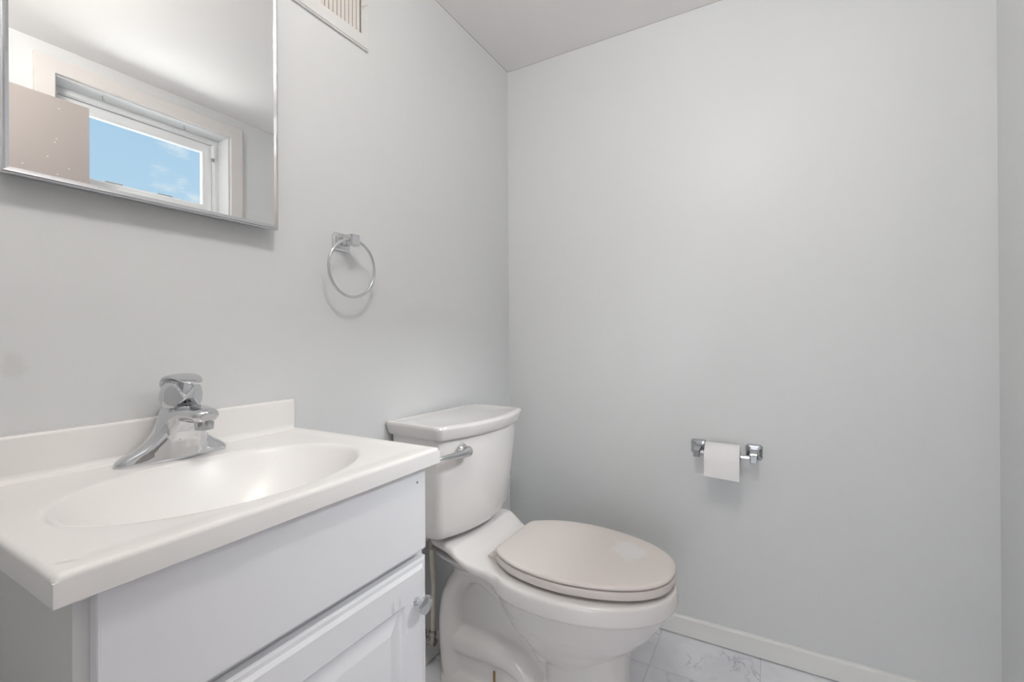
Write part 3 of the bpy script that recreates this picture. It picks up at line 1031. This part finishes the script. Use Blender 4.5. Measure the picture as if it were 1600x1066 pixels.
b = bmesh.new()
loft(b, [tank_ring(0.150, 0.035, 0.160, 0.020, 0.03, 0.4725), tank_ring(0.160, 0.030, 0.176, 0.026, 0.03, 0.4735), tank_ring(0.1655, 0.027, 0.183, 0.028, 0.028, 0.480),
         tank_ring(0.169, 0.025, 0.187, 0.029, 0.026, 0.50), tank_ring(0.179, 0.022, 0.199, 0.031, 0.025, 0.60),
         tank_ring(0.187, 0.020, 0.207, 0.032, 0.025, 0.70), tank_ring(0.190, 0.020, 0.209, 0.032, 0.025, 0.757)])
tkp('tank', b, m_porc, angle=40)
b = bmesh.new()
loft(b, [tank_ring(0.192, 0.016, 0.212, 0.032, 0.022, 0.7575), tank_ring(0.197, 0.014, 0.217, 0.034, 0.024, 0.7590), tank_ring(0.2005, 0.012, 0.2205, 0.035, 0.026, 0.765),
         tank_ring(0.206, 0.010, 0.226, 0.036, 0.028, 0.786), tank_ring(0.2065, 0.010, 0.2265, 0.036, 0.028, 0.790), tank_ring(0.2045, 0.012, 0.2245, 0.036, 0.028, 0.7945),
         tank_ring(0.200, 0.016, 0.220, 0.035, 0.026, 0.7962), tank_ring(0.190, 0.026, 0.210, 0.033, 0.024, 0.7960), tank_ring(0.184, 0.032, 0.204, 0.032, 0.022, 0.7952), tank_ring(0.10, 0.06, 0.15, 0.02, 0.02, 0.7951)])
tkp('tank_lid', b, m_porc, angle=40)
# flush lever
b = bmesh.new()
fx, fu, fz = -0.125, 0.228, 0.722
lathe(b, [(0.001, 0.0), (0.019, 0.0), (0.0195, -0.004), (0.016, -0.008), (0.010, -0.011), (0.001, -0.012)], (fx, -fu, fz), 'Y', n=32)
fl = tkp('flush_lever', b, m_chrome)
b = bmesh.new()
tube(b, [(fx + 0.006, -fu - 0.010, fz, 0.011), (fx, -fu - 0.020, fz + 0.001, 0.0145), (fx - 0.018, -fu - 0.022, fz, 0.0115), (fx - 0.045, -fu - 0.019, fz - 0.001, 0.0095),
         (fx - 0.078, -fu - 0.014, fz, 0.007), (fx - 0.108, -fu - 0.008, fz + 0.002, 0.0025)], n=18)
tkp('lever_arm', b, m_chrome, parent=fl)

# seat and cover
SX = 0.010
WPROF = [(0.285, 0.098), (0.290, 0.110), (0.300, 0.121), (0.325, 0.138), (0.36, 0.156), (0.40, 0.168), (0.45, 0.1755), (0.49, 0.1765), (0.53, 0.1735), (0.585, 0.162),
         (0.635, 0.145), (0.680, 0.121), (0.708, 0.098), (0.730, 0.070), (0.743, 0.038), (0.7475, 0.0)]


def seat_ring(inset, z, u0=0.285, k=5):
    """elongated seat outline: straight hinge edge, sides swelling out, egg-shaped front"""
    side_ = catmull([(-w, -u) for u, w in WPROF], k)
    P = [Vector((x, y)) for x, y in side_]
    full = P + [Vector((-p.x, p.y)) for p in reversed(P[:-1])]
    cen = Vector((0, -0.50))
    out = []
    n = len(full)
    shrink = 1.0 - max(0.0, inset - 0.012) / 0.17
    inset = min(inset, 0.012)
    for i_, p in enumerate(full):
        a_, b_ = full[max(i_ - 1, 0)], full[min(i_ + 1, n - 1)]
        t = (b_ - a_).normalized()
        nr = Vector((t.y, -t.x))
        if nr.dot(cen - p) < 0:
            nr = -nr
        if i_ in (0, n - 1):
            nr = Vector((math.copysign(0.7, -p.x), -1.0))
        q = p + nr * inset
        q.y = min(q.y, -(u0 + inset * 0.8))
        q = cen + (q - cen) * shrink
        out.append((q.x + SX, q.y, z))
    return out


b = bmesh.new()
loft(b, [seat_ring(0.008, 0.4140, 0.30), seat_ring(0.003, 0.4146, 0.30), seat_ring(0.001, 0.4175, 0.30), seat_ring(0.0002, 0.429, 0.30), seat_ring(0.001, 0.4345, 0.30), seat_ring(0.008, 0.4362, 0.30)])
link_bm('seat', b, m_seat, parent=to, angle=45)
b = bmesh.new()
loft(b, [seat_ring(0.010, 0.4378), seat_ring(0.003, 0.4380), seat_ring(0.001, 0.4395), seat_ring(0.0005, 0.4430), seat_ring(0.002, 0.4455), seat_ring(0.005, 0.4472), seat_ring(0.012, 0.4482),
         seat_ring(0.03, 0.4494), seat_ring(0.06, 0.4500), seat_ring(0.11, 0.4503)])
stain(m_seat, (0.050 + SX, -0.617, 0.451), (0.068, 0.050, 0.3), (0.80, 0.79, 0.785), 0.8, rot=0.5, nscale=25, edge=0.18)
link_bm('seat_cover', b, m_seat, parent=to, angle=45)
for sx in (-1, 1):
    b = bmesh.new()
    box(b, (SX + sx * 0.085 - 0.020, -0.305, 0.4095), (SX + sx * 0.085 + 0.020, -0.262, 0.4225), 0.004)
    box(b, (SX + sx * 0.085 - 0.024, -0.298, 0.4215), (SX + sx * 0.085 + 0.024, -0.280, 0.4420), 0.004)
    link_bm('hinge', b, m_seat, parent=to)
# floor bolts
for sx in (-1, 1):
    b = bmesh.new()
    lathe(b, [(0.001, 0.03), (0.0033, 0.03), (0.0033, 0.050), (0.0033, 0.104), (0.0025, 0.107), (0.001, 0.1075)], (sx * 0.102, -0.285, 0), 'Z', n=14)
    for k in range(12):
        lathe(b, [(0.0030, 0.056 + 0.004 * k), (0.0037, 0.0575 + 0.004 * k), (0.0030, 0.059 + 0.004 * k)], (sx * 0.102, -0.285, 0), 'Z', n=14)
    link_bm('floor_bolt', b, m_brass, parent=to)

# ------------------------------------------------------------------ water supply
sv = root('water_supply_valve', (1.085, YM, 0.10), 'chrome shut-off valve with oval handle and cream supply hose, between cabinet and toilet', 'valve')
K8 = Vector((1.085, YM, 0.10))
vx, vy, vz = 1.092, 0.905, 0.100
b = bmesh.new()
lathe(b, [(0.001, YM), (0.028, YM), (0.026, YM - 0.006), (0.010, YM - 0.008), (0.0085, YM - 0.03), (0.011, YM - 0.032), (0.011, YM - 0.060), (0.001, YM - 0.060)], (vx, 0, vz), 'Y', n=24)
lathe(b, [(0.001, 0.0), (0.010, 0.0), (0.010, 0.018), (0.0125, 0.018), (0.0125, 0.034), (0.009, 0.036), (0.001, 0.036)], (vx, vy, vz), 'Z', n=6)
kp(sv, K8, 'valve_body', b, m_braid)
b = bmesh.new()
lathe(b, [(0.001, -0.045), (0.006, -0.045), (0.006, -0.060), (0.001, -0.060)], (vx, vy, vz), 'Y', n=16)
loft(b, [[(vx + p[0], vy - d, vz + p[1]) for p in [(0.020 * k_ * math.cos(t) * 0.62, 0.020 * k_ * math.sin(t)) for t in [2 * PI * i / 32 for i in range(32)]]] for d, k_ in ((0.058, 0.7), (0.059, 0.95), (0.062, 1.05), (0.067, 1.05), (0.070, 0.95), (0.071, 0.6))])
kp(sv, K8, 'handle', b, m_chrome_dull)
b = bmesh.new()
tube(b, [(vx, vy, vz + 0.030, 0.0065), (vx - 0.004, vy - 0.004, 0.18, 0.0065), (vx - 0.010, vy - 0.012, 0.28, 0.0065), (1.058, 0.878, 0.36, 0.0065), (1.052, 0.874, 0.425, 0.0065)], n=14)
kp(sv, K8, 'supply_hose', b, m_hose)
b = bmesh.new()
lathe(b, [(0.001, 0.408), (0.0105, 0.408), (0.0135, 0.414), (0.0135, 0.428), (0.010, 0.434), (0.010, 0.440), (0.001, 0.440)], (1.052, 0.874, 0), 'Z', n=8)
kp(sv, K8, 'coupling_nut', b, m_braid, smooth=False)
